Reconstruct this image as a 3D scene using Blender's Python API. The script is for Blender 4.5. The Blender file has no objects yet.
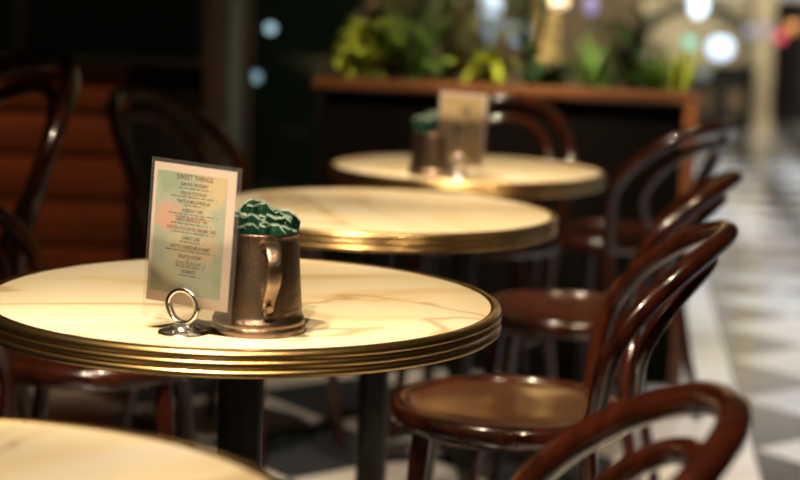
import bpy, bmesh, math, random
from mathutils import Vector, Matrix
random.seed(7)
S = bpy.context.scene
COL = S.collection
PI = math.pi
R = math.radians

# ------------------------------------------------------------------ helpers
def link(o):
    COL.objects.link(o); return o

def tag(o, label=None, cat=None, group=None, kind=None):
    if label: o['label'] = label
    if cat: o['category'] = cat
    if group: o['group'] = group
    if kind: o['kind'] = kind
    return o

def empty(name, loc=(0, 0, 0), rz=0.0, label=None, cat=None, group=None, kind=None):
    o = bpy.data.objects.new(name, None); link(o)
    o.empty_display_size = .05
    o.location = loc; o.rotation_euler = (0, 0, rz)
    return tag(o, label, cat, group, kind)

def build(name, bm, mat, parent=None, smooth=True, auto=40):
    me = bpy.data.meshes.new(name)
    bmesh.ops.recalc_face_normals(bm, faces=bm.faces[:])
    if smooth:
        for f in bm.faces: f.smooth = True
        a = R(auto)
        for e in bm.edges:
            if len(e.link_faces) == 2 and e.calc_face_angle(0) > a: e.smooth = False
    bm.to_mesh(me); bm.free()
    for m in (mat if isinstance(mat, (list, tuple)) else [mat]): me.materials.append(m)
    o = bpy.data.objects.new(name, me); link(o)
    if parent: o.parent = parent
    return o

def copy_tree(o, parent=None):
    c = o.copy(); COL.objects.link(c); c.parent = parent
    for ch in o.children: copy_tree(ch, c)
    return c

def box(bm, c, s, rot=None, bev=0.0):
    r = bmesh.ops.create_cube(bm, size=1.0)
    vs = r['verts']
    M = Matrix.Translation(c) @ (rot.to_4x4() if rot is not None else Matrix.Identity(4)) @ Matrix.Diagonal((*s, 1))
    bmesh.ops.transform(bm, matrix=M, verts=vs)
    if bev:
        es = {e for v in vs for e in v.link_edges}
        bmesh.ops.bevel(bm, geom=list(es), offset=bev, segments=2, affect='EDGES', profile=.5)

def lathe(bm, prof, n=64, c=(0, 0, 0), cap=True):
    rings = []
    for r, z in prof:
        if r < 1e-6:
            rings.append([bm.verts.new((c[0], c[1], c[2] + z))])
        else:
            rings.append([bm.verts.new((c[0] + r * math.cos(2 * PI * i / n), c[1] + r * math.sin(2 * PI * i / n), c[2] + z)) for i in range(n)])
    for a, b in zip(rings, rings[1:]):
        for i in range(n):
            j = (i + 1) % n
            if len(a) == 1 and len(b) == 1: continue
            if len(a) == 1: bm.faces.new((a[0], b[i], b[j]))
            elif len(b) == 1: bm.faces.new((a[i], a[j], b[0]))
            else: bm.faces.new((a[i], a[j], b[j], b[i]))
    if cap:
        for rg in (rings[0], rings[-1]):
            if len(rg) > 2: bm.faces.new(rg)

def tube(bm, pts, rad, seg=12, closed=False, sec=None):
    """sweep a round (or sec = list of 2D points, scaled) section along pts"""
    pts = [Vector(p) for p in pts]; n = len(pts)
    if not isinstance(rad, (list, tuple)): rad = [rad] * n
    if sec is None: sec = [(math.cos(2 * PI * k / seg), math.sin(2 * PI * k / seg)) for k in range(seg)]
    m = len(sec)
    tang = []
    for i in range(n):
        if closed: t = pts[(i + 1) % n] - pts[i - 1]
        else: t = pts[min(i + 1, n - 1)] - pts[max(i - 1, 0)]
        tang.append(t.normalized())
    up = Vector((0, 0, 1)) if abs(tang[0].z) < .9 else Vector((1, 0, 0))
    nv = tang[0].cross(up).normalized()
    rings = []
    for i in range(n):
        if i:
            nv = (nv - tang[i] * nv.dot(tang[i])).normalized()
        b = tang[i].cross(nv)
        rings.append([bm.verts.new(pts[i] + (nv * x + b * y) * rad[i]) for x, y in sec])
    rng = n if closed else n - 1
    for i in range(rng):
        a, b = rings[i], rings[(i + 1) % n]
        off = 0
        if closed and i == n - 1:
            off = min(range(m), key=lambda o: sum((a[k].co - b[(k + o) % m].co).length for k in range(m)))
        for k in range(m):
            bm.faces.new((a[k], a[(k + 1) % m], b[(k + 1 + off) % m], b[(k + off) % m]))
    if not closed:
        bm.faces.new(rings[0]); bm.faces.new(rings[-1])

def smooth_path(ctrl, n=60):
    P = [Vector(p) for p in ctrl]
    P = [P[0] * 2 - P[1]] + P + [P[-1] * 2 - P[-2]]
    out = []; segs = len(P) - 3
    for i in range(n + 1):
        u = i / n * segs; k = min(int(u), segs - 1); t = u - k
        a, b, c, d = P[k:k + 4]
        out.append(.5 * ((2 * b) + (c - a) * t + (2 * a - 5 * b + 4 * c - d) * t * t + (3 * b - a - 3 * c + d) * t ** 3))
    return out

# ------------------------------------------------------------------ materials
def nm(name):
    m = bpy.data.materials.new(name); m.use_nodes = True
    nt = m.node_tree
    return m, nt, nt.nodes['Principled BSDF']

def simple(name, col, rough=.5, metal=0.0, coat=0.0, var=.12, scale=8.0, bump=0.0, bscale=60.0, spec=.5):
    """one material with soft natural colour variation"""
    m, nt, b = nm(name)
    N, L = nt.nodes, nt.links
    tc = N.new('ShaderNodeTexCoord'); no = N.new('ShaderNodeTexNoise')
    no.inputs['Scale'].default_value = scale; no.inputs['Detail'].default_value = 4
    L.new(tc.outputs['Object'], no.inputs['Vector'])
    mx = N.new('ShaderNodeMix'); mx.data_type = 'RGBA'
    c = Vector(col)
    mx.inputs['A'].default_value = (*(c * (1 - var)), 1); mx.inputs['B'].default_value = (*(c * (1 + var)), 1)
    L.new(no.outputs['Fac'], mx.inputs['Factor']); L.new(mx.outputs['Result'], b.inputs['Base Color'])
    b.inputs['Roughness'].default_value = rough; b.inputs['Metallic'].default_value = metal
    b.inputs['Coat Weight'].default_value = coat; b.inputs['Coat Roughness'].default_value = .08
    b.inputs['Specular IOR Level'].default_value = spec
    if bump:
        n2 = N.new('ShaderNodeTexNoise'); n2.inputs['Scale'].default_value = bscale; n2.inputs['Detail'].default_value = 5
        L.new(tc.outputs['Object'], n2.inputs['Vector'])
        bp = N.new('ShaderNodeBump'); bp.inputs['Strength'].default_value = bump; bp.inputs['Distance'].default_value = .002
        L.new(n2.outputs['Fac'], bp.inputs['Height']); L.new(bp.outputs['Normal'], b.inputs['Normal'])
    return m

def wood(name, c1, c2, rough=.3, coat=.6, stretch=(3, 3, 40)):
    m, nt, b = nm(name)
    N, L = nt.nodes, nt.links
    tc = N.new('ShaderNodeTexCoord'); mp = N.new('ShaderNodeMapping'); mp.inputs['Scale'].default_value = stretch
    no = N.new('ShaderNodeTexNoise'); no.inputs['Scale'].default_value = 2.0; no.inputs['Detail'].default_value = 6
    no.inputs['Distortion'].default_value = .6
    rp = N.new('ShaderNodeValToRGB'); rp.color_ramp.elements[0].position = .32; rp.color_ramp.elements[1].position = .72
    rp.color_ramp.elements[0].color = (*c1, 1); rp.color_ramp.elements[1].color = (*c2, 1)
    L.new(tc.outputs['Object'], mp.inputs['Vector']); L.new(mp.outputs['Vector'], no.inputs['Vector'])
    L.new(no.outputs['Fac'], rp.inputs['Fac']); L.new(rp.outputs['Color'], b.inputs['Base Color'])
    b.inputs['Roughness'].default_value = rough; b.inputs['Coat Weight'].default_value = coat
    b.inputs['Coat Roughness'].default_value = .06
    return m

def emit(name, col, strength):
    m, nt, b = nm(name)
    b.inputs['Base Color'].default_value = (*col, 1)
    b.inputs['Emission Color'].default_value = (*col, 1); b.inputs['Emission Strength'].default_value = strength
    return m

def marble_mat():
    m, nt, b = nm('onyx_marble')
    N, L = nt.nodes, nt.links
    tc = N.new('ShaderNodeTexCoord'); oi = N.new('ShaderNodeObjectInfo')
    off = N.new('ShaderNodeVectorMath'); off.operation = 'MULTIPLY_ADD'
    L.new(oi.outputs['Location'], off.inputs[0]); off.inputs[1].default_value = (1.7, 1.3, 0); L.new(tc.outputs['Object'], off.inputs[2])
    mp = N.new('ShaderNodeMapping'); mp.inputs['Rotation'].default_value = (0, 0, .5); mp.inputs['Scale'].default_value = (1.6, 3.6, 1)
    L.new(off.outputs[0], mp.inputs['Vector'])
    n1 = N.new('ShaderNodeTexNoise'); n1.inputs['Scale'].default_value = 1.6; n1.inputs['Detail'].default_value = 7; n1.inputs['Distortion'].default_value = 1.0
    L.new(mp.outputs[0], n1.inputs['Vector'])
    r1 = N.new('ShaderNodeValToRGB'); e = r1.color_ramp.elements
    e[0].position = .28; e[0].color = (.74, .54, .27, 1)
    e[1].position = .72; e[1].color = (.88, .79, .66, 1)
    e2 = e.new(.44); e2.color = (.84, .71, .46, 1)
    e3 = e.new(.58); e3.color = (.87, .76, .54, 1)
    L.new(n1.outputs['Fac'], r1.inputs['Fac'])
    # thin ochre veins: where a second warped noise crosses one half
    n2 = N.new('ShaderNodeTexNoise'); n2.inputs['Scale'].default_value = .75; n2.inputs['Detail'].default_value = 3; n2.inputs['Distortion'].default_value = .9
    L.new(mp.outputs[0], n2.inputs['Vector'])
    a = N.new('ShaderNodeMath'); a.operation = 'SUBTRACT'; L.new(n2.outputs['Fac'], a.inputs[0]); a.inputs[1].default_value = .5
    ab = N.new('ShaderNodeMath'); ab.operation = 'ABSOLUTE'; L.new(a.outputs[0], ab.inputs[0])
    rv = N.new('ShaderNodeValToRGB'); rv.color_ramp.elements[0].color = (.7, .7, .7, 1); rv.color_ramp.elements[1].position = .018
    rv.color_ramp.elements[1].color = (0, 0, 0, 1)
    L.new(ab.outputs[0], rv.inputs['Fac'])
    mx = N.new('ShaderNodeMix'); mx.data_type = 'RGBA'
    L.new(rv.outputs['Color'], mx.inputs['Factor']); L.new(r1.outputs['Color'], mx.inputs['A']); mx.inputs['B'].default_value = (.46, .27, .08, 1)
    L.new(mx.outputs['Result'], b.inputs['Base Color'])
    b.inputs['Roughness'].default_value = .34; b.inputs['Coat Weight'].default_value = .25; b.inputs['Coat Roughness'].default_value = .2
    return m

def floor_mat():
    m, nt, b = nm('chequer_tiles')
    N, L = nt.nodes, nt.links
    tc = N.new('ShaderNodeTexCoord')
    mp = N.new('ShaderNodeMapping'); mp.inputs['Rotation'].default_value = (0, 0, PI / 4); mp.inputs['Scale'].default_value = (1 / .405, 1 / .405, 0)
    mp.inputs['Location'].default_value = (0, 0, .5)
    L.new(tc.outputs['Object'], mp.inputs['Vector'])
    ck = N.new('ShaderNodeTexChecker'); ck.inputs['Scale'].default_value = 1.0
    ck.inputs['Color1'].default_value = (.045, .050, .064, 1); ck.inputs['Color2'].default_value = (.72, .70, .67, 1)
    L.new(mp.outputs['Vector'], ck.inputs['Vector'])
    no = N.new('ShaderNodeTexNoise'); no.inputs['Scale'].default_value = 5; no.inputs['Detail'].default_value = 6; no.inputs['Distortion'].default_value = 1.5
    L.new(tc.outputs['Object'], no.inputs['Vector'])
    mx = N.new('ShaderNodeMix'); mx.data_type = 'RGBA'; mx.blend_type = 'MULTIPLY'; mx.inputs['Factor'].default_value = .3
    L.new(ck.outputs['Color'], mx.inputs['A']); L.new(no.outputs['Color'], mx.inputs['B'])
    L.new(ck.outputs['Color'], mx.inputs['A']); L.new(no.outputs['Fac'], mx.inputs['B'])
    L.new(mx.outputs['Result'], b.inputs['Base Color'])
    b.inputs['Roughness'].default_value = .20; b.inputs['Specular IOR Level'].default_value = .7; b.inputs['Coat Weight'].default_value = .3; b.inputs['Coat Roughness'].default_value = .12
    return m

def clear_mat():
    m = bpy.data.materials.new('clear_plastic'); m.use_nodes = True
    nt = m.node_tree; N, L = nt.nodes, nt.links; N.clear()
    out = N.new('ShaderNodeOutputMaterial'); tr = N.new('ShaderNodeBsdfTransparent'); tr.inputs['Color'].default_value = (.95, .95, .94, 1)
    gl = N.new('ShaderNodeBsdfGlossy'); gl.inputs['Roughness'].default_value = .12
    df = N.new('ShaderNodeBsdfDiffuse'); df.inputs['Color'].default_value = (.8, .78, .75, 1)
    m1 = N.new('ShaderNodeMixShader'); m1.inputs[0].default_value = .035
    fr = N.new('ShaderNodeFresnel'); fr.inputs['IOR'].default_value = 1.25
    m2 = N.new('ShaderNodeMixShader')
    L.new(tr.outputs[0], m1.inputs[1]); L.new(df.outputs[0], m1.inputs[2])
    L.new(fr.outputs[0], m2.inputs[0]); L.new(m1.outputs[0], m2.inputs[1]); L.new(gl.outputs[0], m2.inputs[2])
    L.new(m2.outputs[0], out.inputs['Surface'])
    return m

def glass_mat(name, tint, refl=1.5):
    m = bpy.data.materials.new(name); m.use_nodes = True
    nt = m.node_tree; N, L = nt.nodes, nt.links; N.clear()
    out = N.new('ShaderNodeOutputMaterial'); tr = N.new('ShaderNodeBsdfTransparent'); tr.inputs['Color'].default_value = (*tint, 1)
    gl = N.new('ShaderNodeBsdfGlossy'); gl.inputs['Roughness'].default_value = .03
    fr = N.new('ShaderNodeFresnel'); fr.inputs['IOR'].default_value = refl
    m2 = N.new('ShaderNodeMixShader')
    L.new(fr.outputs[0], m2.inputs[0]); L.new(tr.outputs[0], m2.inputs[1]); L.new(gl.outputs[0], m2.inputs[2])
    L.new(m2.outputs[0], out.inputs['Surface'])
    return m

def print_mat(name='watercolour_print', base=(.47, .52, .41, 1), patches=None):
    """sage-green print with watercolour patches of ochre and coral"""
    m, nt, b = nm(name)
    N, L = nt.nodes, nt.links
    tc = N.new('ShaderNodeTexCoord')
    no = N.new('ShaderNodeTexNoise'); no.inputs['Scale'].default_value = 60; no.inputs['Detail'].default_value = 3
    L.new(tc.outputs['Object'], no.inputs['Vector'])
    sb = N.new('ShaderNodeVectorMath'); sb.operation = 'SUBTRACT'; L.new(no.outputs['Color'], sb.inputs[0]); sb.inputs[1].default_value = (.5, .5, .5)
    wv = N.new('ShaderNodeVectorMath'); wv.operation = 'MULTIPLY_ADD'
    L.new(sb.outputs[0], wv.inputs[0]); wv.inputs[1].default_value = (.045, 0, .045); L.new(tc.outputs['Object'], wv.inputs[2])
    prev = None
    patches = patches or [((.030, 0, .172), .026, (.78, .60, .33)), ((.012, 0, .155), .022, (.70, .60, .36)), ((-.038, 0, .128), .019, (.78, .40, .30)),
               ((.010, 0, .128), .016, (.74, .62, .40)), ((-.012, 0, .088), .026, (.70, .58, .36)), ((.022, 0, .094), .020, (.74, .56, .33)),
               ((-.030, 0, .060), .020, (.54, .54, .36)), ((.008, 0, .110), .011, (.42, .46, .42)), ((.045, 0, .06), .02, (.36, .48, .30)), ((-.035, 0, .175), .02, (.33, .44, .30))]
    for c, rad, col in patches:
        d = N.new('ShaderNodeVectorMath'); d.operation = 'DISTANCE'; L.new(wv.outputs[0], d.inputs[0]); d.inputs[1].default_value = c
        mr = N.new('ShaderNodeMapRange'); mr.inputs['From Min'].default_value = rad * 1.2; mr.inputs['From Max'].default_value = rad * .5
        mr.inputs['To Max'].default_value = .75
        L.new(d.outputs['Value'], mr.inputs['Value'])
        mx = N.new('ShaderNodeMix'); mx.data_type = 'RGBA'
        L.new(mr.outputs[0], mx.inputs['Factor'])
        if prev is None: mx.inputs['A'].default_value = base
        else: L.new(prev, mx.inputs['A'])
        mx.inputs['B'].default_value = (*col, 1)
        prev = mx.outputs['Result']
    L.new(prev, b.inputs['Base Color']); b.inputs['Roughness'].default_value = .6
    return m

M = dict(
    marble=marble_mat(),
    brass=simple('brass', (.66, .44, .18), .27, 1.0, var=.15, scale=14, bump=.06, bscale=40),
    iron=simple('black_iron', (.010, .009, .008), .38, 0, .3, var=.2),
    chair=wood('mahogany_lacquer', (.015, .0035, .0016), (.078, .0155, .0055), .20, .9, (14, 14, 3)),
    seat=wood('mahogany_seat', (.035, .0075, .003), (.078, .0175, .006), .26, .55, (4, 30, 4)),
    pewter=simple('aged_pewter', (.25, .18, .13), .36, 1.0, var=.28, scale=45, bump=.35, bscale=220),
    chrome=simple('chrome', (.88, .86, .84), .17, 1.0, var=.02),
    green=simple('green_sachet_paper', (.003, .034, .019), .34, 0, .25, var=.45, scale=40, bump=.5, bscale=120),
    edge=simple('pale_crimped_paper', (.42, .55, .44), .5, var=.08),
    paper=simple('cream_card', (.80, .66, .58), .6, var=.03),
    print=print_mat(),
    print_yellow=print_mat('yellow_print', (.66, .50, .24, 1), [((.004, 0, .155), .012, (.16, .10, .12)), ((.012, 0, .14), .010, (.15, .09, .10)), ((-.010, 0, .105), .013, (.16, .10, .11)),
        ((-.016, 0, .085), .010, (.20, .13, .13)), ((.018, 0, .118), .008, (.22, .14, .12)), ((-.030, 0, .15), .016, (.72, .60, .40)), ((.030, 0, .07), .02, (.72, .55, .30))]),
    head=simple('brown_ink', (.13, .055, .02), .6, var=.05),
    gold=simple('ochre_ink', (.16, .065, .010), .6, var=.05),
    ink=simple('dark_ink', (.035, .026, .018), .6, var=.05),
    red=simple('rust_ink', (.27, .065, .02), .6, var=.05),
    clear=clear_mat(),
    floor=floor_mat(),
    white=simple('white_stone', (.70, .69, .68), .22, var=.08, scale=3),
    planter=simple('ebonised_panel', (.004, .003, .0025), .6, var=.2, spec=.08),
    rail=wood('oiled_timber', (.13, .042, .013), (.25, .085, .025), .45, .2, (2, 20, 20)),
    panel=wood('red_timber', (.17, .032, .005), (.28, .058, .009), .5, .1, (3, 20, 20)),
    darkwood=wood('dark_timber', (.022, .009, .005), (.040, .017, .009), .5, .15, (20, 20, 2)),
    black=simple('matt_black', (.008, .007, .006), .7, var=.2, spec=.2),
    soil=simple('potting_soil', (.02, .013, .008), .9, var=.4, scale=40),
    lime=simple('lime_leaf', (.42, .48, .04), .45, var=.3, scale=20),
    leaf=simple('mid_green_leaf', (.14, .28, .04), .45, var=.35, scale=20),
    dleaf=simple('dark_green_leaf', (.035, .085, .025), .45, var=.35, scale=20),
    olive=simple('olive_leaf', (.17, .17, .06), .5, var=.3, scale=20),
    stem=simple('brown_stem', (.20, .11, .07), .7, var=.3, scale=30),
    cream=simple('cream_plaster', (.56, .48, .31), .6, var=.06, scale=2),
    gold_plaster=simple('golden_plaster', (.62, .44, .19), .6, var=.08, scale=2),
    archm=simple('olive_moulding', (.10, .11, .07), .5, var=.1),
    shop=simple('shop_dark', (.016, .017, .018), .4, var=.3, scale=3),
    wallback=simple('far_wall_plaster', (.17, .12, .065), .7, var=.25, scale=2),
    glass=glass_mat('dark_window_glass', (.55, .58, .52), 1.3),
    gedge=glass_mat('greenish_glass', (.62, .78, .70), 1.5),
    greenwall=simple('grey_green_paint', (.07, .082, .068), .5, var=.15, scale=6),
)

# ------------------------------------------------------------------ setting
FL = R(-7.2)
bm = bmesh.new()
bmesh.ops.create_grid(bm, x_segments=1, y_segments=1, size=1)
bmesh.ops.scale(bm, vec=(12, 20, 1), verts=bm.verts[:])
floor = build('floor', bm, M['floor'], smooth=False)
floor.location = (1.034, 4.958, 0); floor.rotation_euler = (0, 0, FL); tag(floor, kind='structure')
bm = bmesh.new(); box(bm, (-.19, 4, .0015), (.36, 26, .003))
bd = build('trim_1', bm, M['white'], smooth=False); bd.location = floor.location; bd.rotation_euler = (0, 0, FL); tag(bd, kind='structure')

# ------------------------------------------------------------------ tables
def make_table():
    t = empty('bistro_table')
    bm = bmesh.new()
    lathe(bm, [(0, .750), (.334, .750), (.336, .7492), (.336, .722), (0, .722)], 128)
    build('marble_top', bm, M['marble'], t)
    bm = bmesh.new()
    prof = [(.334, .7495), (.336, .7512), (.340, .7520), (.3455, .7508), (.3490, .7480), (.3500, .7445), (.3492, .7418), (.3462, .7400), (.3462, .7388),
            (.3488, .7376), (.3495, .7345), (.3488, .7300), (.3462, .7286), (.3462, .7274), (.3488, .7262), (.3500, .7235), (.3492, .7195), (.346, .7172), (.338, .7165), (.334, .7175)]
    lathe(bm, prof, 160, cap=False)
    build('brass_rim', bm, M['brass'], t, auto=60)
    bm = bmesh.new()
    lathe(bm, [(0, .7165), (.12, .7165), (.12, .708), (.045, .700), (.031, .690), (.031, .075), (.045, .062), (.05, .05), (0, .05)], 40)
    build('pedestal', bm, M['iron'], t)
    for k in range(4):
        a = k * PI / 2 + PI / 4
        bm = bmesh.new()
        pts = smooth_path([(.025, 0, .062), (.10, 0, .060), (.19, 0, .040), (.235, 0, .020)], 16)
        tube(bm, pts, [.022 - .007 * i / 16 for i in range(17)], 10)
        lathe(bm, [(0, 0), (.018, 0), (.02, .006), (.016, .018), (0, .022)], 16, (.228, 0, 0))
        bmesh.ops.rotate(bm, verts=bm.verts[:], cent=(0, 0, 0), matrix=Matrix.Rotation(a, 3, 'Z'))
        build('foot', bm, M['iron'], t)
    return t

TABLES = [((-.214, 2.304), .2, 'round marble bistro table with brass rim carrying the sharp menu card and pewter tankard'),
          ((-.043, 3.298), 2.1, 'bare round marble bistro table standing between the two tables with tankards'),
          ((.158, 4.150), 4.0, 'farthest round marble bistro table, before the black planter, with tankard and blurred menu'),
          ((-.399, 1.266), 1.0, 'bare round marble bistro table cut off in the lower left corner')]
t0 = make_table()
for i, ((x, y), rz, lab) in enumerate(TABLES):
    t = t0 if i == 0 else copy_tree(t0)
    t.location = (x, y, 0); t.rotation_euler = (0, 0, rz)
    t.scale = ((1.022, 1.022, 1), (1, 1, 1), (.975, .975, 1), (1, 1, 1))[i]
    tag(t, lab, 'table', 'round bistro tables in a row')

# ------------------------------------------------------------------ bentwood chair (faces -X, back towards +X)
SZ = .500
def shell(y, h):
    """backrest surface: leaning back, curled round the sitter"""
    return .205 + .33 * h + .38 * h * h - 2.6 * y * y
def hoop_pts(w0, w1, hs, top, h0, n=40):
    half = []
    for i in range(11):
        u = i / 10; h = h0 + (hs - h0) * u
        half.append((w0 + (w1 - w0) * (u * u * (3 - 2 * u)), h))
    for i in range(1, n // 2 + 1):
        a = i / (n // 2) * PI / 2
        half.append((w1 * math.cos(a) ** .92, hs + (top - hs) * math.sin(a)))
    full = half + [(-y, h) for y, h in half[:-1][::-1]]
    return [Vector((shell(y, h), y, SZ + h)) for y, h in full]

def make_chair():
    c = empty('bentwood_chair')
    bm = bmesh.new()
    prof = [(0, -.004)]
    for i in range(1, 9): prof.append((.168 * i / 8, -.004 + .004 * (i / 8) ** 3))
    prof += [(.170, 0.0), (.170, -.012), (0, -.014)]
    lathe(bm, prof, 64, (0, 0, SZ))
    build('seat', bm, M['seat'], c)
    bm = bmesh.new()
    prof = [(.166, -.004), (.168, .002), (.178, .006), (.192, .004), (.2, -.004), (.202, -.016), (.199, -.028), (.19, -.034), (.166, -.034), (.166, -.004)]
    lathe(bm, prof, 80, (0, 0, SZ), cap=False)
    build('seat_ring', bm, M['chair'], c, auto=60)
    bm = bmesh.new()
    tube(bm, hoop_pts(.160, .192, .135, .306, -.03, 56), .0165, 14)
    build('back_hoop', bm, M['chair'], c)
    bm = bmesh.new()
    tube(bm, hoop_pts(.060, .130, .13, .258, -.014, 48), .0135, 12)
    build('inner_hoop', bm, M['chair'], c)
    for sx, sy in ((-1, 1), (-1, -1), (1, 1), (1, -1)):
        bm = bmesh.new()
        if sx < 0: pts = smooth_path([(-.135, sy * .115, SZ - .030), (-.150, sy * .130, .30), (-.185, sy * .160, .0)], 20)
        else: pts = smooth_path([(shell(.16, -.03), sy * .160, SZ - .03), (.150, sy * .150, .30), (.215, sy * .165, .0)], 20)
        tube(bm, pts, [.0165 - .004 * i / 20 for i in range(21)], 12)
        build('leg', bm, M['chair'], c)
    bm = bmesh.new()
    tube(bm, [(.152 * math.cos(a), .150 * math.sin(a), .255) for a in [2 * PI * i / 48 for i in range(48)]], .0105, 10, True)
    build('leg_ring', bm, M['chair'], c)
    return c

CH = [((.192, 2.77), -6, 1, 'dark bentwood chair whose hooped back rises sharply beside the table with the sharp menu card'),
      ((-.032, 1.51), 3, 1, 'dark bentwood chair nearest the camera, its hoop back blurred in the lower right corner'),
      ((.372, 3.66), -13, 1, 'dark bentwood chair at the bare middle table, second hoop back behind the sharp one'),
      ((.575, 4.72), -44, 1.05, 'dark bentwood chair at the right of the farthest table, hoop back beside the planter corner'),
      ((.21, 4.45), 76, 1.09, 'dark bentwood chair behind the farthest table, facing the camera before the black planter'),
      ((-.55, 3.08), 180, 1, 'dark bentwood chair left of the sharp menu table, only its seat showing'),
      ((-.40, 4.24), 148, 1.10, 'dark bentwood chair in shadow behind the menu card, bright glint on its hoop back'),
      ((-1.04, 3.40), 52, 1.24, 'tall dark bentwood chair at the left edge before the red timber panelling')]
c0 = make_chair()
for i, ((x, y), deg, sc, lab) in enumerate(CH):
    c = c0 if i == 0 else copy_tree(c0)
    c.location = (x, y, 0); c.rotation_euler = (0, 0, R(deg)); c.scale = (sc, sc, sc)
    tag(c, lab, 'chair', 'bentwood chairs round the bistro tables')

# ------------------------------------------------------------------ pewter tankards with sachets
TZ = .7502
def make_tankard():
    t = empty('pewter_tankard')
    bm = bmesh.new()
    prof = [(0, .0), (.0575, .0), (.0592, .003), (.0588, .008), (.0572, .011), (.0580, .014), (.0568, .018), (.0548, .021), (.0540, .026)]
    for i in range(1, 13): prof.append((.0540 - .0065 * i / 12, .026 + .094 * i / 12))
    prof += [(.0486, .1225), (.0490, .1245), (.0482, .126), (.0466, .1258), (.0455, .123), (.0452, .118), (.052, .012), (0, .010)]
    lathe(bm, prof, 72)
    build('body', bm, M['pewter'], t)
    bm = bmesh.new()
    pts = smooth_path([(.046, 0, .110), (.062, 0, .118), (.083, 0, .114), (.094, 0, .096), (.088, 0, .074), (.070, 0, .055), (.058, 0, .040), (.060, 0, .026)], 44)
    sec = [(math.copysign(abs(math.cos(a)) ** .6, math.cos(a)) * .0100, math.copysign(abs(math.sin(a)) ** .8, math.sin(a)) * .0028) for a in [2 * PI * k / 18 for k in range(18)]]
    tube(bm, pts, [1.05 - .42 * (i / 44) ** 1.3 for i in range(45)], sec=sec)
    hd = build('handle', bm, M['pewter'], t)
    bm = bmesh.new()
    tube(bm, smooth_path([(.052, 0, .040), (.060, 0, .040), (.068, 0, .038)], 6), .0045, 10)
    build('strut', bm, M['pewter'], hd)
    return t
tk = make_tankard()
tk.location = (-.173, 2.082, TZ); tk.rotation_euler = (0, 0, R(-74))
tag(tk, 'sharp pewter tankard with strap handle, full of green sachets, beside the chrome menu holder', 'tankard', 'tankards of sugar sachets')
tk2 = copy_tree(tk); tk2.scale = (1, 1, .80); tk2.location = (.071, 3.945, TZ); tk2.rotation_euler = (0, 0, R(75))
tag(tk2, 'blurred pewter tankard with green sachets on the farthest table', 'tankard', 'tankards of sugar sachets')

def make_sachet(w=.034, h=.078, seed=1):
    rd = random.Random(seed)
    s = empty('sugar_sachet')
    bm = bmesh.new()
    nx, nz = 8, 12
    b1, b2, ph = rd.uniform(-.005, .005), rd.uniform(-.004, .004), rd.uniform(0, 6)
    sk = rd.uniform(-.005, .005)
    def P(u, v, side):
        x = (u - .5) * w; z = v * h + v * (sk * (u - .5) * 2 + .0022 * math.sin(7 * u + ph) - .004 * abs(2 * u - 1) ** 3)
        pil = .0026 * (math.sin(PI * u) ** .6) * (math.sin(PI * min(1, max(0, v))) ** .5)
        y = b1 * math.cos(2.2 * (u - .5) * PI) + b2 * math.sin(3 * v + ph) + (.0025 * math.sin(9 * u + ph) + .0012 * math.sin(21 * u + 2 * ph)) * v * v
        return Vector((x, y + side * (pil + .0003), z))
    grid = {}
    for side in (-1, 1):
        for i in range(nx + 1):
            for j in range(nz + 1): grid[side, i, j] = bm.verts.new(P(i / nx, j / nz, side))
    for side in (-1, 1):
        for i in range(nx):
            for j in range(nz): bm.faces.new([grid[side, i, j], grid[side, i + 1, j], grid[side, i + 1, j + 1], grid[side, i, j + 1]])
    for j in range(nz):
        for i in (0, nx): bm.faces.new([grid[-1, i, j], grid[-1, i, j + 1], grid[1, i, j + 1], grid[1, i, j]])
    for i in range(nx):
        for j in (0, nz): bm.faces.new([grid[-1, i, j], grid[-1, i + 1, j], grid[1, i + 1, j], grid[1, i, j]])
    build('packet', bm, M['green'], s)
    # pale serrated edge along the crimped top
    bm = bmesh.new()
    n = 22
    for k in range(n):
        u0, u1 = k / n, (k + 1) / n
        z0 = .985; zt = 1.03
        f = [P(u0, z0, 0), P(u1, z0, 0), P((u0 + u1) / 2, zt, 0)]
        fr = [bm.verts.new(p + Vector((0, -.0009, 0))) for p in f]; bk = [bm.verts.new(p + Vector((0, .0009, 0))) for p in f]
        bm.faces.new(fr); bm.faces.new(bk[::-1])
        for a in range(3): bm.faces.new([fr[a], fr[(a + 1) % 3], bk[(a + 1) % 3], bk[a]])
    build('crimped_edge', bm, M['edge'], s, smooth=False)
    return s
protos = [make_sachet(seed=k) for k in range(8)]
used = set()
def put_sachet(loc, rot, lab, grp):
    k = random.randrange(8)
    if k not in used: used.add(k); s = protos[k]
    else: s = copy_tree(protos[k])
    s.location = loc; s.rotation_euler = rot
    tag(s, lab, 'sugar sachet', grp)
rows = [(-.0225, 4), (-.0125, 5), (-.001, 6), (.010, 5), (.0205, 4)]
def fill(cx, cy, rot, lab, grp, dense=1.0, sink=0.0):
    # layers of packets standing in the tankard, rows running across it
    for ri, (v, n) in enumerate(rows):
        half = math.sqrt(max(.0380 ** 2 - v * v, 0)) - .0165
        cnt = max(2, int(round(n * .75 * dense)))
        for k in range(cnt):
            u = -half + 2 * half * (k / (cnt - 1)) if cnt > 1 else 0
            u += random.uniform(-.002, .002)
            vv = v + (.0045 if k % 2 else -.002) + random.uniform(-.001, .001)
            x = cx + u * math.cos(rot) - vv * math.sin(rot); y = cy + u * math.sin(rot) + vv * math.cos(rot)
            z = TZ + .075 - sink + random.uniform(-.016, .008) + (.004 if ri > 2 else 0)
            put_sachet((x, y, z), (random.uniform(-.22, .22), u * 4 + random.uniform(-.12, .12), rot + random.uniform(-.55, .55) * (.3 if abs(v) > .02 else 1)), lab, grp)
fill(-.173, 2.082, .05, 'green sugar sachet with pale crimped edge, standing in the sharp tankard', 'sugar sachets in the sharp tankard', 1.25, .006)
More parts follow.
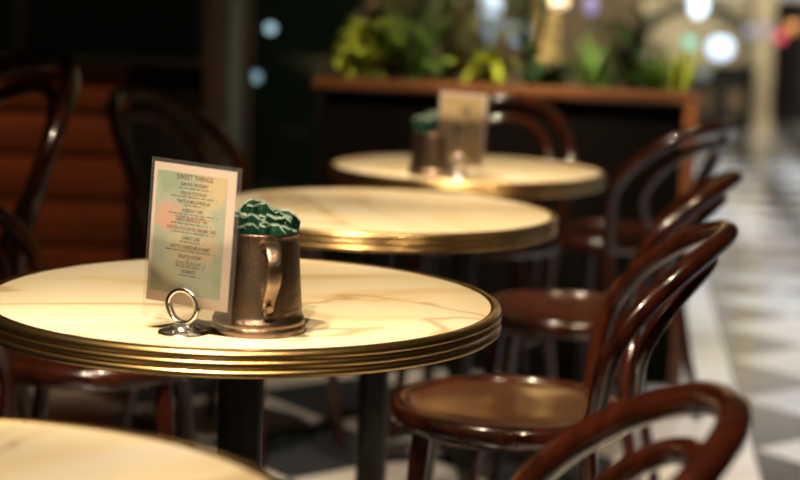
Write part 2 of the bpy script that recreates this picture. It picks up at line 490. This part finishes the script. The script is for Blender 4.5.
fill(.071, 3.945, .3, 'green sugar sachet standing in the blurred tankard on the farthest table', 'sugar sachets in the blurred tankard', 1.0, .010)

# ------------------------------------------------------------------ chrome menu holders
def make_holder():
    h = empty('menu_holder')
    bm = bmesh.new()
    lathe(bm, [(0, 0), (.0300, 0), (.0312, .0012), (.0300, .0030), (.0240, .0048), (.0185, .0062), (.0175, .0085), (.0130, .0108), (.0085, .0112), (.0070, .0120), (0, .0122)], 56)
    build('base', bm, M['chrome'], h)
    for k, y in enumerate((-.0046, .0046)):
        bm = bmesh.new()
        sec = [(.0013 * math.cos(a), .0028 * math.sin(a)) for a in [2 * PI * q / 14 for q in range(14)]]
        tube(bm, [(.0205 * math.cos(a), y, .0330 + .0208 * math.sin(a)) for a in [2 * PI * i / 64 for i in range(64)]], 1.0, closed=True, sec=sec)
        build('ring', bm, M['chrome'], h)
    return h
MR = R(-22)
hd = make_holder(); hd.location = (-.2625, 2.048, TZ); hd.rotation_euler = (0, 0, MR)
tag(hd, 'shiny chrome ring menu holder gripping the sharp menu card beside the tankard', 'menu holder', 'chrome menu holders')
hd2 = copy_tree(hd); hd2.location = (.128, 3.895, TZ); hd2.rotation_euler = (0, 0, R(-15))
tag(hd2, 'blurred chrome ring menu holder on the farthest table', 'menu holder', 'chrome menu holders')

# ------------------------------------------------------------------ menus
FONT = None
def text_mesh(txt, size, width, cx, z, bm_out, y):
    cu = bpy.data.curves.new('menu_text', 'FONT'); cu.body = txt; cu.size = size; cu.resolution_u = 2; cu.align_x = 'CENTER'
    cu.space_character = 1.05; cu.offset = .00016
    o = bpy.data.objects.new('menu_text', cu); COL.objects.link(o)
    dg = bpy.context.evaluated_depsgraph_get(); dg.update()
    me = bpy.data.meshes.new_from_object(o.evaluated_get(dg))
    xs = [v.co.x for v in me.vertices]
    k = width / (max(xs) - min(xs)) if xs else 1
    for v in me.vertices:
        v.co = Vector((cx + v.co.x * k, y, z + v.co.y))
    bm_out.from_mesh(me)
    bpy.data.objects.remove(o); bpy.data.curves.remove(cu); bpy.data.meshes.remove(me)

def word_bars(bm, x0, x1, z, y, hgt, rd):
    """lettering too small to read: one dark dash to a word"""
    x = x0
    while x < x1 - .001:
        w = min(rd.uniform(.003, .0085), x1 - x)
        k = max(1, int(w / .0011))
        for q in range(k):
            hh = hgt * rd.uniform(.65, 1.1)
            a = x + q * w / k
            vs = [bm.verts.new(p) for p in ((a, y, z), (a + w / k * .72, y, z), (a + w / k * .72, y, z + hh), (a, y, z + hh))]
            bm.faces.new(vs)
        x += w + .0013

# menu local frame: x across, z up from the table, front faces -Y
def make_menu(W=.124, H=.1985, detail=True, pm='print'):
    m = empty('menu_card')
    bm = bmesh.new(); box(bm, (0, 0, H / 2), (W, .0016, H), bev=.0005)
    sl = build('clear_sleeve', bm, M['clear'], m); tag(sl, 'clear plastic sleeve')
    PW, z0, z1 = W * .915, .0215, H - .005
    ZM = lambda z: z0 + (z - .0105) * (z1 - z0) / .1875
    bm = bmesh.new(); box(bm, (-.0015, 0, (z0 + z1) / 2), (PW, .0004, z1 - z0))
    pp = build('paper', bm, M['paper'], m, smooth=False)
    x0, x1 = -.0015 - PW / 2 + .0045, -.0015 + PW / 2 - .0115
    bm = bmesh.new(); box(bm, ((x0 + x1) / 2, -.00030, (z0 + .013 + z1 - .0095) / 2), (x1 - x0, .0002, z1 - .0095 - z0 - .013))
    build('colour_print', bm, M[pm], pp, smooth=False)
    cx = (x0 + x1) / 2 + .0035; y = -.00050
    rd = random.Random(3)
    if detail:
        bh, bt, bb, br = bmesh.new(), bmesh.new(), bmesh.new(), bmesh.new()
        text_mesh('SWEET THINGS', .0088, .050, cx, ZM(.1790), bt, y)
        L = [('ALMOND CROISSANT', .037, .1708, 'h', [(-.020, .020, .1668)]),
             ('PAIN AU CHOCOLAT', .034, .1590, 'h', [(-.031, .028, .1552)]),
             ('TARTE & MILLE-FEUILLE', .044, .1478, 'h', [(-.013, .011, .1440)]),
             ('HAZELNUT TART', .028, .1358, 'h', [(-.033, .030, .1320), (-.023, .020, .1284)]),
             ('LEMON MERINGUE TART', .043, .1232, 'r', [(-.029, .022, .1192)]),
             ('CHOCOLATE & SALTED CARAMEL TART', .066, .1116, 'r', [(-.028, .026, .1076)]),
             ('CARROT CAKE', .024, .0990, 'h', [(-.015, .013, .0952)]),
             ('RICOTTA CHEESECAKE & SORBET', .053, .0868, 'h', [(-.034, .029, .0830)]),
             ('GELATO SCOOP', .030, .0742, 'h', [(-.004, .004, .0704), (-.019, .017, .0672), (-.019, .016, .0642), (-.018, .015, .0612)]),
             ('SORBETS', .019, .0540, 'h', [(-.014, .012, .0500)])]
        for txt, w, z, kind, body in L:
            text_mesh(txt, .0058, w * 1.04, cx, ZM(z), bh if kind == 'h' else br, y)
            for a, b_, zz in body:
                word_bars(bb, cx + a, cx + b_, ZM(zz), y, .0017, rd)
                word_bars(bb, cx + b_ + .0035, cx + b_ + .0055, ZM(zz), y, .0014, rd)
        for nme, b_, mt in (('title_lettering', bt, M['gold']), ('heading_lettering', bh, M['head']), ('heading_lettering', br, M['red']), ('body_lettering', bb, M['ink'])):
            build(nme, b_, mt, pp, smooth=False)
    return m
mn = make_menu()
mn.location = (-.259, 2.0475, TZ + .0125); mn.rotation_euler = (R(-1.0), R(3.0), MR)
tag(mn, 'sharp sage green menu card headed SWEET THINGS in a clear sleeve', 'menu card', 'menu cards in ring holders')
mn2 = make_menu(detail=False, pm='print_yellow'); mn2.scale = (.97, .97, .95); mn2.location = (.131, 3.895, TZ + .0125); mn2.rotation_euler = (0, R(2.0), R(-15))
tag(mn2, 'blurred pale yellow menu card standing on the farthest table', 'menu card', 'menu cards in ring holders')

# ------------------------------------------------------------------ planter with its plants
PL = R(-10)
pc = Vector((.295, 5.16, 0)); PWD = 1.17; PTOP = .902
pl = empty('planter_box', pc, PL, 'long black planter with timber rail and end posts behind the tables', 'planter')
bm = bmesh.new(); box(bm, (0, .17, PTOP / 2 - .02), (PWD - .04, .32, PTOP - .06))
bx = build('box_panel', bm, M['planter'], pl, smooth=False)
bm = bmesh.new(); box(bm, (0, .0, PTOP - .016), (PWD, .05, .032), bev=.004)
build('top_rail', bm, M['rail'], pl)
for sx in (-1, 1):
    bm = bmesh.new(); box(bm, (sx * (PWD / 2 - .02), -.002, (PTOP - .033) / 2), (.04, .046, PTOP - .033), bev=.003)
    build('post', bm, M['rail'] if sx > 0 else M['planter'], pl)
bm = bmesh.new(); box(bm, (0, .175, PTOP - .052), (PWD - .06, .29, .02)); build('soil', bm, M['soil'], pl, smooth=False)

def leaf_card(bm, base, dirv, length, width, droop=.5, seg=5):
    d = Vector(dirv).normalized(); side = d.cross(Vector((0, 0, 1)))
    if side.length < 1e-3: side = Vector((1, 0, 0))
    side.normalize(); p = Vector(base); prev = None; mid0 = None
    for i in range(seg + 1):
        u = i / seg; w = width * math.sin(PI * min(.97, .08 + u * .9)) ** .8
        up = side.cross(d).normalized()
        L_, M_, R_ = bm.verts.new(p - side * w / 2 + up * w * .18), bm.verts.new(p), bm.verts.new(p + side * w / 2 + up * w * .18)
        if prev:
            bm.faces.new((prev[0], prev[1], M_, L_)); bm.faces.new((prev[1], prev[2], R_, M_))
        prev = (L_, M_, R_)
        d = (d - Vector((0, 0, droop / seg))).normalized(); p = p + d * (length / seg)

def plant(kind, x, y, h, mat, lab, rd, n=40, name='potted_plant'):
    o = empty(name, (x, y, PTOP - .042), rd.uniform(0, 6), lab, 'plant', 'plants growing in the planter')
    bs, bl = bmesh.new(), bmesh.new()
    if kind == 'bush':
        for k in range(9):
            a = rd.uniform(0, 2 * PI); r = rd.uniform(.02, .09)
            top = (r * math.cos(a), r * math.sin(a), h * rd.uniform(.5, 1))
            tube(bs, smooth_path([(0, 0, 0), (top[0] * .4, top[1] * .4, top[2] * .5), top], 6), .003, 6)
            for q in range(n // 9 + 1):
                u = rd.uniform(.25, 1); b = Vector(top) * u; aa = rd.uniform(0, 2 * PI)
                leaf_card(bl, b, (math.cos(aa), math.sin(aa), rd.uniform(-.1, .8)), rd.uniform(.05, .085), rd.uniform(.03, .05), .8)
    elif kind == 'grass':
        tube(bs, [(0, 0, 0), (0, 0, .03)], .012, 8)
        for k in range(n):
            a = rd.uniform(0, 2 * PI); t = rd.uniform(.1, .75)
            leaf_card(bl, (.008 * math.cos(a), .008 * math.sin(a), .01), (math.cos(a) * t, math.sin(a) * t, 1), h * rd.uniform(.7, 1.15), .012, rd.uniform(.4, 1.3), 8)
    elif kind == 'fern':
        tube(bs, [(0, 0, 0), (0, 0, .04)], .012, 8)
        for k in range(max(7, n // 5)):
            a = k * 2.4 + rd.uniform(-.2, .2); t = rd.uniform(.12, .5); d = Vector((math.cos(a) * t, math.sin(a) * t, 1)).normalized(); p = Vector((0, 0, .02)); pts = [p.copy()]
            side = d.cross(Vector((0, 0, 1))).normalized()
            for i in range(14):
                p = p + d * h / 13; d = (d - Vector((0, 0, .075))).normalized(); pts.append(p.copy())
                if i > 1:
                    for s in (-1, 1): leaf_card(bl, p, side * s + d * .5, .07 * math.sin(PI * (i / 15)) + .015, .017, .5, 3)
            tube(bs, pts, .0018, 5)
    elif kind == 'tall':
        for k in range(6):
            a = rd.uniform(0, 2 * PI); r = rd.uniform(.02, .08)
            top = Vector((r * math.cos(a), r * math.sin(a), h * rd.uniform(.75, 1)))
            tube(bs, smooth_path([(0, 0, 0), top * .5 + Vector((.01, .01, 0)), top], 8), .005, 7)
            for q in range(n // 6 + 1):
                u = rd.uniform(.15, 1); aa = rd.uniform(0, 2 * PI)
                leaf_card(bl, top * u, (math.cos(aa), math.sin(aa), rd.uniform(.1, 1.2)), rd.uniform(.07, .13), rd.uniform(.014, .026), 1.0)
    build('stems', bs, M['stem'], o)
    build('foliage', bl, mat, o)
    return o
rd = random.Random(11)
def pp(u, v):   # u along the rail, v back from it
    return pc.x + u * math.cos(PL) - v * math.sin(PL), pc.y + u * math.sin(PL) + v * math.cos(PL)
PLANTS = [('bush', -.46, .11, .23, 'lime', 'leafy lime green bush at the left end of the planter', 110),
          ('fern', -.31, .13, .22, 'leaf', 'mid green fern next to the lime green bush', 50),
          ('tall', -.40, .26, .36, 'olive', 'tall olive brown stemmed plant rising behind the left ferns', 80),
          ('bush', -.25, .12, .14, 'leaf', 'low mid green bush in the left half of the planter', 70),
          ('fern', -.13, .16, .25, 'olive', 'arching olive fern in the left half of the planter', 50),
          ('tall', -.20, .26, .38, 'dleaf', 'tall dark green plant at the back of the planter, left of centre', 90),
          ('bush', -.06, .11, .15, 'lime', 'small yellow green bush near the centre of the planter', 50),
          ('tall', .05, .22, .38, 'dleaf', 'tall dark green plant standing in the centre of the planter', 100),
          ('bush', .10, .11, .12, 'dleaf', 'low dark green bush below the pale blue lights', 70),
          ('grass', .27, .12, .20, 'leaf', 'tuft of green blades before the beige column', 36),
          ('tall', .37, .20, .27, 'dleaf', 'tall dark green plant to the right of the beige column', 110),
          ('grass', .46, .10, .16, 'leaf', 'upright green grass near the right end of the planter', 46),
          ('grass', .52, .17, .17, 'lime', 'yellow green grass at the right end of the planter', 30)]
for kind, u, v, h, mt, lab, n in PLANTS:
    x, y = pp(u, v)
    plant(kind, x, y, h, M[mt], lab, rd, n, {'bush': 'leafy_bush', 'fern': 'fern', 'tall': 'tall_plant', 'grass': 'grass_tuft'}[kind])

# ------------------------------------------------------------------ left: timber panelling, window, door frame
WL = empty('wall_left', (0, 5.5, 0)); tag(WL, kind='structure')
bm = bmesh.new(); box(bm, (-1.65, .06, .46), (2.06, .04, .92)); build('backing', bm, M['black'], WL, smooth=False)
zs = [.02, .17, .315, .465, .612, .756, .876]
hs = [.135, .13, .135, .132, .124, .104, .026]
for z, h in zip(zs, hs):
    bm = bmesh.new(); box(bm, (-1.78, .028, z + h / 2), (1.76, .024, h), bev=.003)
    build('plank', bm, M['panel'], WL)
bm = bmesh.new(); box(bm, (-1.65, .03, .915), (2.06, .09, .022), bev=.004); build('sill', bm, M['black'], WL)
bm = bmesh.new(); box(bm, (-.613, .02, 1.5), (.066, .12, 3.0), bev=.004); build('door_frame', bm, M['darkwood'], WL)
bm = bmesh.new(); box(bm, (-.555, .05, 1.5), (.048, .04, 3.0), bev=.003); build('frame_strip', bm, M['greenwall'], WL)
win = empty('window_1', (0, 5.5, 0)); tag(win, kind='structure')
bm = bmesh.new(); box(bm, (-1.65, .05, 1.95), (1.96, .01, 2.1)); build('pane', bm, M['glass'], win, smooth=False)
for x in (-2.6, -1.25):
    bm = bmesh.new(); box(bm, (x, .05, 1.95), (.06, .06, 2.1), bev=.003); build('mullion', bm, M['black'], win)
dr = empty('door_1', (0, 5.62, 0)); tag(dr, kind='structure')
bm = bmesh.new(); box(bm, (-.33, 0, 1.1), (.38, .012, 2.15)); build('pane', bm, M['gedge'], dr, smooth=False)
bm = bmesh.new(); box(bm, (-.515, .0, 1.1), (.02, .04, 2.2), bev=.003); box(bm, (-.125, .0, 1.1), (.05, .04, 2.2), bev=.003); build('stile', bm, M['darkwood'], dr)

# ------------------------------------------------------------------ far end of the arcade
YB = 16.6
wb = empty('wall_back', (0, YB, 0)); tag(wb, kind='structure')
bm = bmesh.new(); box(bm, (-1.3, .2, 1.6), (9.0, .2, 3.2)); build('plaster', bm, M['wallback'], wb, smooth=False)
bm = bmesh.new(); box(bm, (6.6, .2, .6), (5.6, .2, 1.2)); build('dado', bm, M['shop'], wb, smooth=False)
bm = bmesh.new(); box(bm, (6.1, .19, 2.2), (7.0, .2, 2.0)); build('plaster', bm, M['white'], wb, smooth=False)  # pale upper wall out of view, added to brighten reflections in the floor
wl2 = empty('wall_right', (5.2, 8, 0), FL); tag(wl2, kind='structure')
bm = bmesh.new(); box(bm, (0, 0, 1.6), (.2, 18, 3.2)); build('plaster', bm, M['wallback'], wl2, smooth=False)

# cream arched niche over a dark shop counter
nic = empty('arched_display', (2.72, YB - .35, 0), 0, 'cream arched display bay between planter and cream column, far down the arcade', 'display')
bm = bmesh.new(); box(bm, (0, .1, .87), (1.0, .3, .62)); build('back_board', bm, M['cream'], nic, smooth=False)
bm = bmesh.new()
tube(bm, [(.52 * math.cos(a), -.08, .70 + .44 * math.sin(a)) for a in [PI * i / 32 for i in range(33)]], .055, 10)
build('arch_moulding', bm, M['archm'], nic)
for sx in (-1, 1):
    bm = bmesh.new(); box(bm, (sx * .52, -.08, .35), (.10, .10, .70), bev=.006); build('jamb', bm, M['shop'], nic)
ctr = empty('shop_counter', (2.70, YB - .95, 0), 0, 'low dark shop counter before the arched display', 'counter')
bm = bmesh.new(); box(bm, (0, 0, .29), (.90, .5, .54)); build('front', bm, M['shop'], ctr, smooth=False)
bm = bmesh.new(); box(bm, (0, -.01, .575), (.93, .56, .03), bev=.005); build('worktop', bm, M['black'], ctr)
for x, c in ((-.3, 'cream'), (.02, 'wallback'), (.28, 'cream')):
    bm = bmesh.new(); box(bm, (x, -.255, .27), (.13, .012, .20), bev=.003); build('card_panel', bm, M['wallback'], ctr)

def column(loc, r, lab, mat):
    o = empty('column', loc, 0, lab, 'column')
    bm = bmesh.new(); lathe(bm, [(0, .12), (r, .12), (r * .94, 1.6), (r * .88, 2.9), (0, 2.9)], 32); build('shaft', bm, mat, o)
    bm = bmesh.new(); lathe(bm, [(0, 0), (r * 1.3, 0), (r * 1.3, .05), (r * 1.12, .07), (r * 1.12, .12), (0, .12)], 32); build('base', bm, mat, o)
    bm = bmesh.new(); lathe(bm, [(0, 2.9), (r * .9, 2.9), (r * 1.3, 3.02), (r * 1.3, 3.1), (0, 3.1)], 32); build('capital', bm, mat, o)
column((3.30, 15.9, 0), .12, 'cream column rising from the chequered floor far down the arcade', M['cream'])
column((.895, 11.0, 0), .085, 'beige column seen over the planter behind the plants', M['gold_plaster'])

CEIL = 3.2
def lamp(loc, r, col, st, lab, grp='glowing pendant lamps far down the arcade', name='pendant_lamp', sq=(1, 1, 1)):
    o = empty(name, loc, 0, lab, 'lamp', grp)
    bm = bmesh.new(); bmesh.ops.create_uvsphere(bm, u_segments=20, v_segments=12, radius=r)
    bmesh.ops.scale(bm, vec=sq, verts=bm.verts[:])
    build('globe', bm, emit('glow_' + lab[:12].replace(' ', '_'), col, st), o)
    top = r * sq[2]
    bm = bmesh.new(); lathe(bm, [(0, top - .012), (r * .5, top - .012), (r * .4, top + .02), (0, top + .02)], 16); build('fitting', bm, M['shop'], o)
    bm = bmesh.new(); tube(bm, [(0, 0, top + .015), (0, 0, (CEIL - loc[2] + top) / 2), (0, 0, CEIL - loc[2])], .004, 6); build('cord', bm, M['shop'], o)
    return o
Y2 = 15.5
CZ = 1.176
Y3 = 10.5
def at(x, z, y0, y):   # the same direction from the seat, brought to another depth
    k = y / y0; return (x * k, y, CZ + (z - CZ) * k)
for (x, z, r, col, st, lab, sq) in [
    (2.705, 1.120, .075, (.70, .86, 1.0), 3, 'brilliant white lamp at the top of the arched display', (1, 1, 1.3)),
    (2.935, .735, .10, (.55, .74, 1.0), 2.0, 'large blue white oval lamp above the shop counter', (1.1, .8, 1.0)),
    (2.638, .770, .055, (.22, .66, .52), 1.2, 'small teal lamp left of the large blue white one', (1, 1, 1)),
    (2.785, .504, .065, (.30, .34, .42), .28, 'dim grey blue lamp below the large blue white one', (1, 1, 1)),
    (3.484, .853, .05, (.85, .10, .14), .9, 'small red lamp right of the cream column', (1, 1, 1)),
    (3.595, .950, .05, (1.0, .42, .14), .7, 'small orange lamp at the right edge above the red one', (1, 1, 1)),
    (3.355, .905, .065, (.48, .42, .50), .38, 'dull mauve lamp in front of the cream column', (1, 1, 1)),
    (3.20, .890, .06, (.40, .44, .62), .32, 'faint blue lamp left of the cream column', (1, 1, 1))]:
    Y2 -= .17
    lamp(at(x, z, 16., Y2), r, col, st, lab, sq=sq)
for (x, z, r, col, st, lab, sq) in [
    (.535, 1.06, .07, (.50, .70, .95), .8, 'tall pale blue light behind the centre plants', (.9, .9, 2.2)),
    (.516, .905, .04, (.40, .58, .85), .5, 'blue light below the tall pale blue one, behind the leaves', (.9, .9, 1.6)),
    (.726, .925, .07, (.50, .68, .90), .75, 'round pale blue light left of the beige column', (1, 1, 1)),
    (.965, 1.135, .045, (1.0, .72, .45), 2.6, 'warm bright lamp beside the top of the beige column', (1.2, 1, .8)),
    (1.175, 1.117, .04, (.36, .33, .70), .5, 'violet lamp right of the beige column', (.9, .9, 1.5))]:
    Y3 -= .15
    lamp(at(x, z, 11., Y3), r, col, st, lab, sq=sq)
for (x, z, r, col, st, lab, sq) in [
    (-.478, 1.027, .020, (.58, .58, .80), 2.2, 'wide lavender light seen through the dark glass door', (2.8, 1, .9)),
    (-.527, .855, .022, (.48, .50, .74), 1.3, 'smaller lavender light seen through the dark glass door', (1.3, 1, 1))]:
    lamp(at(x, z, 6., 6.4), r, col, st, lab, 'lavender lights behind the glass door')
bm = bmesh.new(); box(bm, (1.0, 6.0, CEIL + .05), (12, 24, .1)); tag(build('ceiling', bm, M['wallback'], smooth=False), kind='structure')
# room behind the dark glass
ib = empty('wall_inner', (-1.6, 7.6, 0)); tag(ib, kind='structure')
bm = bmesh.new(); box(bm, (0, 0, 1.6), (3.4, .1, 3.2)); build('plaster', bm, M['archm'], ib, smooth=False)  # olive colour stands in for faint greenish reflections in the glass

# ------------------------------------------------------------------ light
def spot(loc, target, power, col, size=.05, ang=60, blend=.6, name='downlight_and_fill'):
    d = bpy.data.lights.new(name, 'SPOT'); d.energy = power; d.color = col; d.shadow_soft_size = size
    d.spot_size = R(ang); d.spot_blend = blend
    o = bpy.data.objects.new(name, d); link(o); o.location = loc
    o.rotation_euler = (Vector(target) - Vector(loc)).to_track_quat('-Z', 'Y').to_euler()
def area(loc, target, power, col, sx, sy, name='far_wall_wash'):
    d = bpy.data.lights.new(name, 'AREA'); d.energy = power; d.color = col; d.shape = 'RECTANGLE'; d.size = sx; d.size_y = sy
    o = bpy.data.objects.new(name, d); link(o); o.location = loc
    o.rotation_euler = (Vector(target) - Vector(loc)).to_track_quat('-Z', 'Y').to_euler()
WARM = (1.0, .80, .55)
for (x, y), (tx, ty), p in (((-.75, 1.45), (-.2, 2.28), 250), ((-.40, 2.65), (-.04, 3.28), 220), ((-.05, 3.4), (.16, 4.12), 165), ((-.78, .65), (-.36, 1.36), 290)):
    spot((x, y, 2.9), (tx, ty, .75), p, WARM, .04, 40, .5)
spot((-.35, .1, 2.7), (-.24, 2.06, .88), 260, (1, .79, .55), .06, 15)  # added front fill to brighten the menu card
spot((.15, .85, 2.9), (.27, 1.58, .75), 95, (1, .76, .5), .035, 34)  # added spot to brighten the nearest chair's hoop
spot((.0, 2.5, 2.9), (.12, 3.95, .85), 120, (1, .78, .52), .04, 14)  # added front fill for the farthest table's card and tankard
spot((-1.9, 6.2, 2.9), (-1.4, 7.5, 1.3), 7, (1, .95, .75), .1, 90)  # weak added fill, lifts the dark room behind the glass
spot((.55, 1.7, 2.9), (.46, 2.72, .65), 85, (1, .76, .48), .035, 38)  # this and the next two: fill spots added to brighten the chairs
spot((.85, 2.7, 2.9), (.64, 3.62, .65), 95, (1, .76, .48), .035, 38)
spot((1.1, 3.6, 2.9), (.75, 4.5, .75), 70, (1, .76, .48), .035, 34)
# planter / plants
spot((.0, 3.9, 2.9), (.05, 5.35, 1.0), 260, (1, .86, .6), .035, 36)
spot((.65, 4.0, 2.9), (.65, 5.3, 1.0), 300, (1, .86, .6), .035, 34)
# added spot to brighten the panelling
spot((-1.3, 4.7, 2.9), (-1.25, 5.5, .55), 120, (1, .7, .4), .06, 45)
# arcade lights over the aisle
for y, p in ((4.6, 170), (6.6, 210), (9.0, 260), (11.5, 260)):
    spot((2.15 + (y - 4.6) * .13, y, 3.1), (2.15 + (y - 4.6) * .13, y, 0), p * 2.5, (.74, .85, 1.0), .12, 58, .8)
area((3.4, 14.4, 3.1), (3.4, 16.4, 1.3), 105, (1.0, .93, .8), 2.4, .4)  # added wash on the pale upper wall, for its reflection in the floor
area((.6, 9.0, 3.1), (.7, 16, .9), 260, (1.0, .85, .55), 2.5, .5)

w = bpy.data.worlds.new('World'); S.world = w; w.use_nodes = True
w.node_tree.nodes['Background'].inputs['Color'].default_value = (1.0, .82, .62, 1)
w.node_tree.nodes['Background'].inputs['Strength'].default_value = .012

# ------------------------------------------------------------------ camera
F = 1700.0
cd = bpy.data.cameras.new('camera'); cam = bpy.data.objects.new('camera', cd); link(cam)
cd.sensor_fit = 'HORIZONTAL'; cd.sensor_width = 36; cd.lens = F / 800 * 36
cam.location = (0, 0, 1.176)
pitch, roll = R(8.38), R(1.9)
Rm = Matrix.Rotation(PI / 2 - pitch, 3, 'X') @ Matrix.Rotation(roll, 3, 'Z')
cam.rotation_euler = Rm.to_euler()
cd.clip_start = .02
cd.dof.use_dof = True; cd.dof.focus_distance = 2.21; cd.dof.aperture_fstop = 2.5; cd.dof.aperture_blades = 0
S.camera = cam
S.view_settings.view_transform = 'Standard'; S.view_settings.look = 'None'
S.view_settings.gamma = 1; S.view_settings.use_curve_mapping = False; S.view_settings.exposure = 0
S.cycles.use_denoising = True
S.cycles.max_bounces = 8; S.cycles.transparent_max_bounces = 16
S.cycles.sample_clamp_indirect = 8
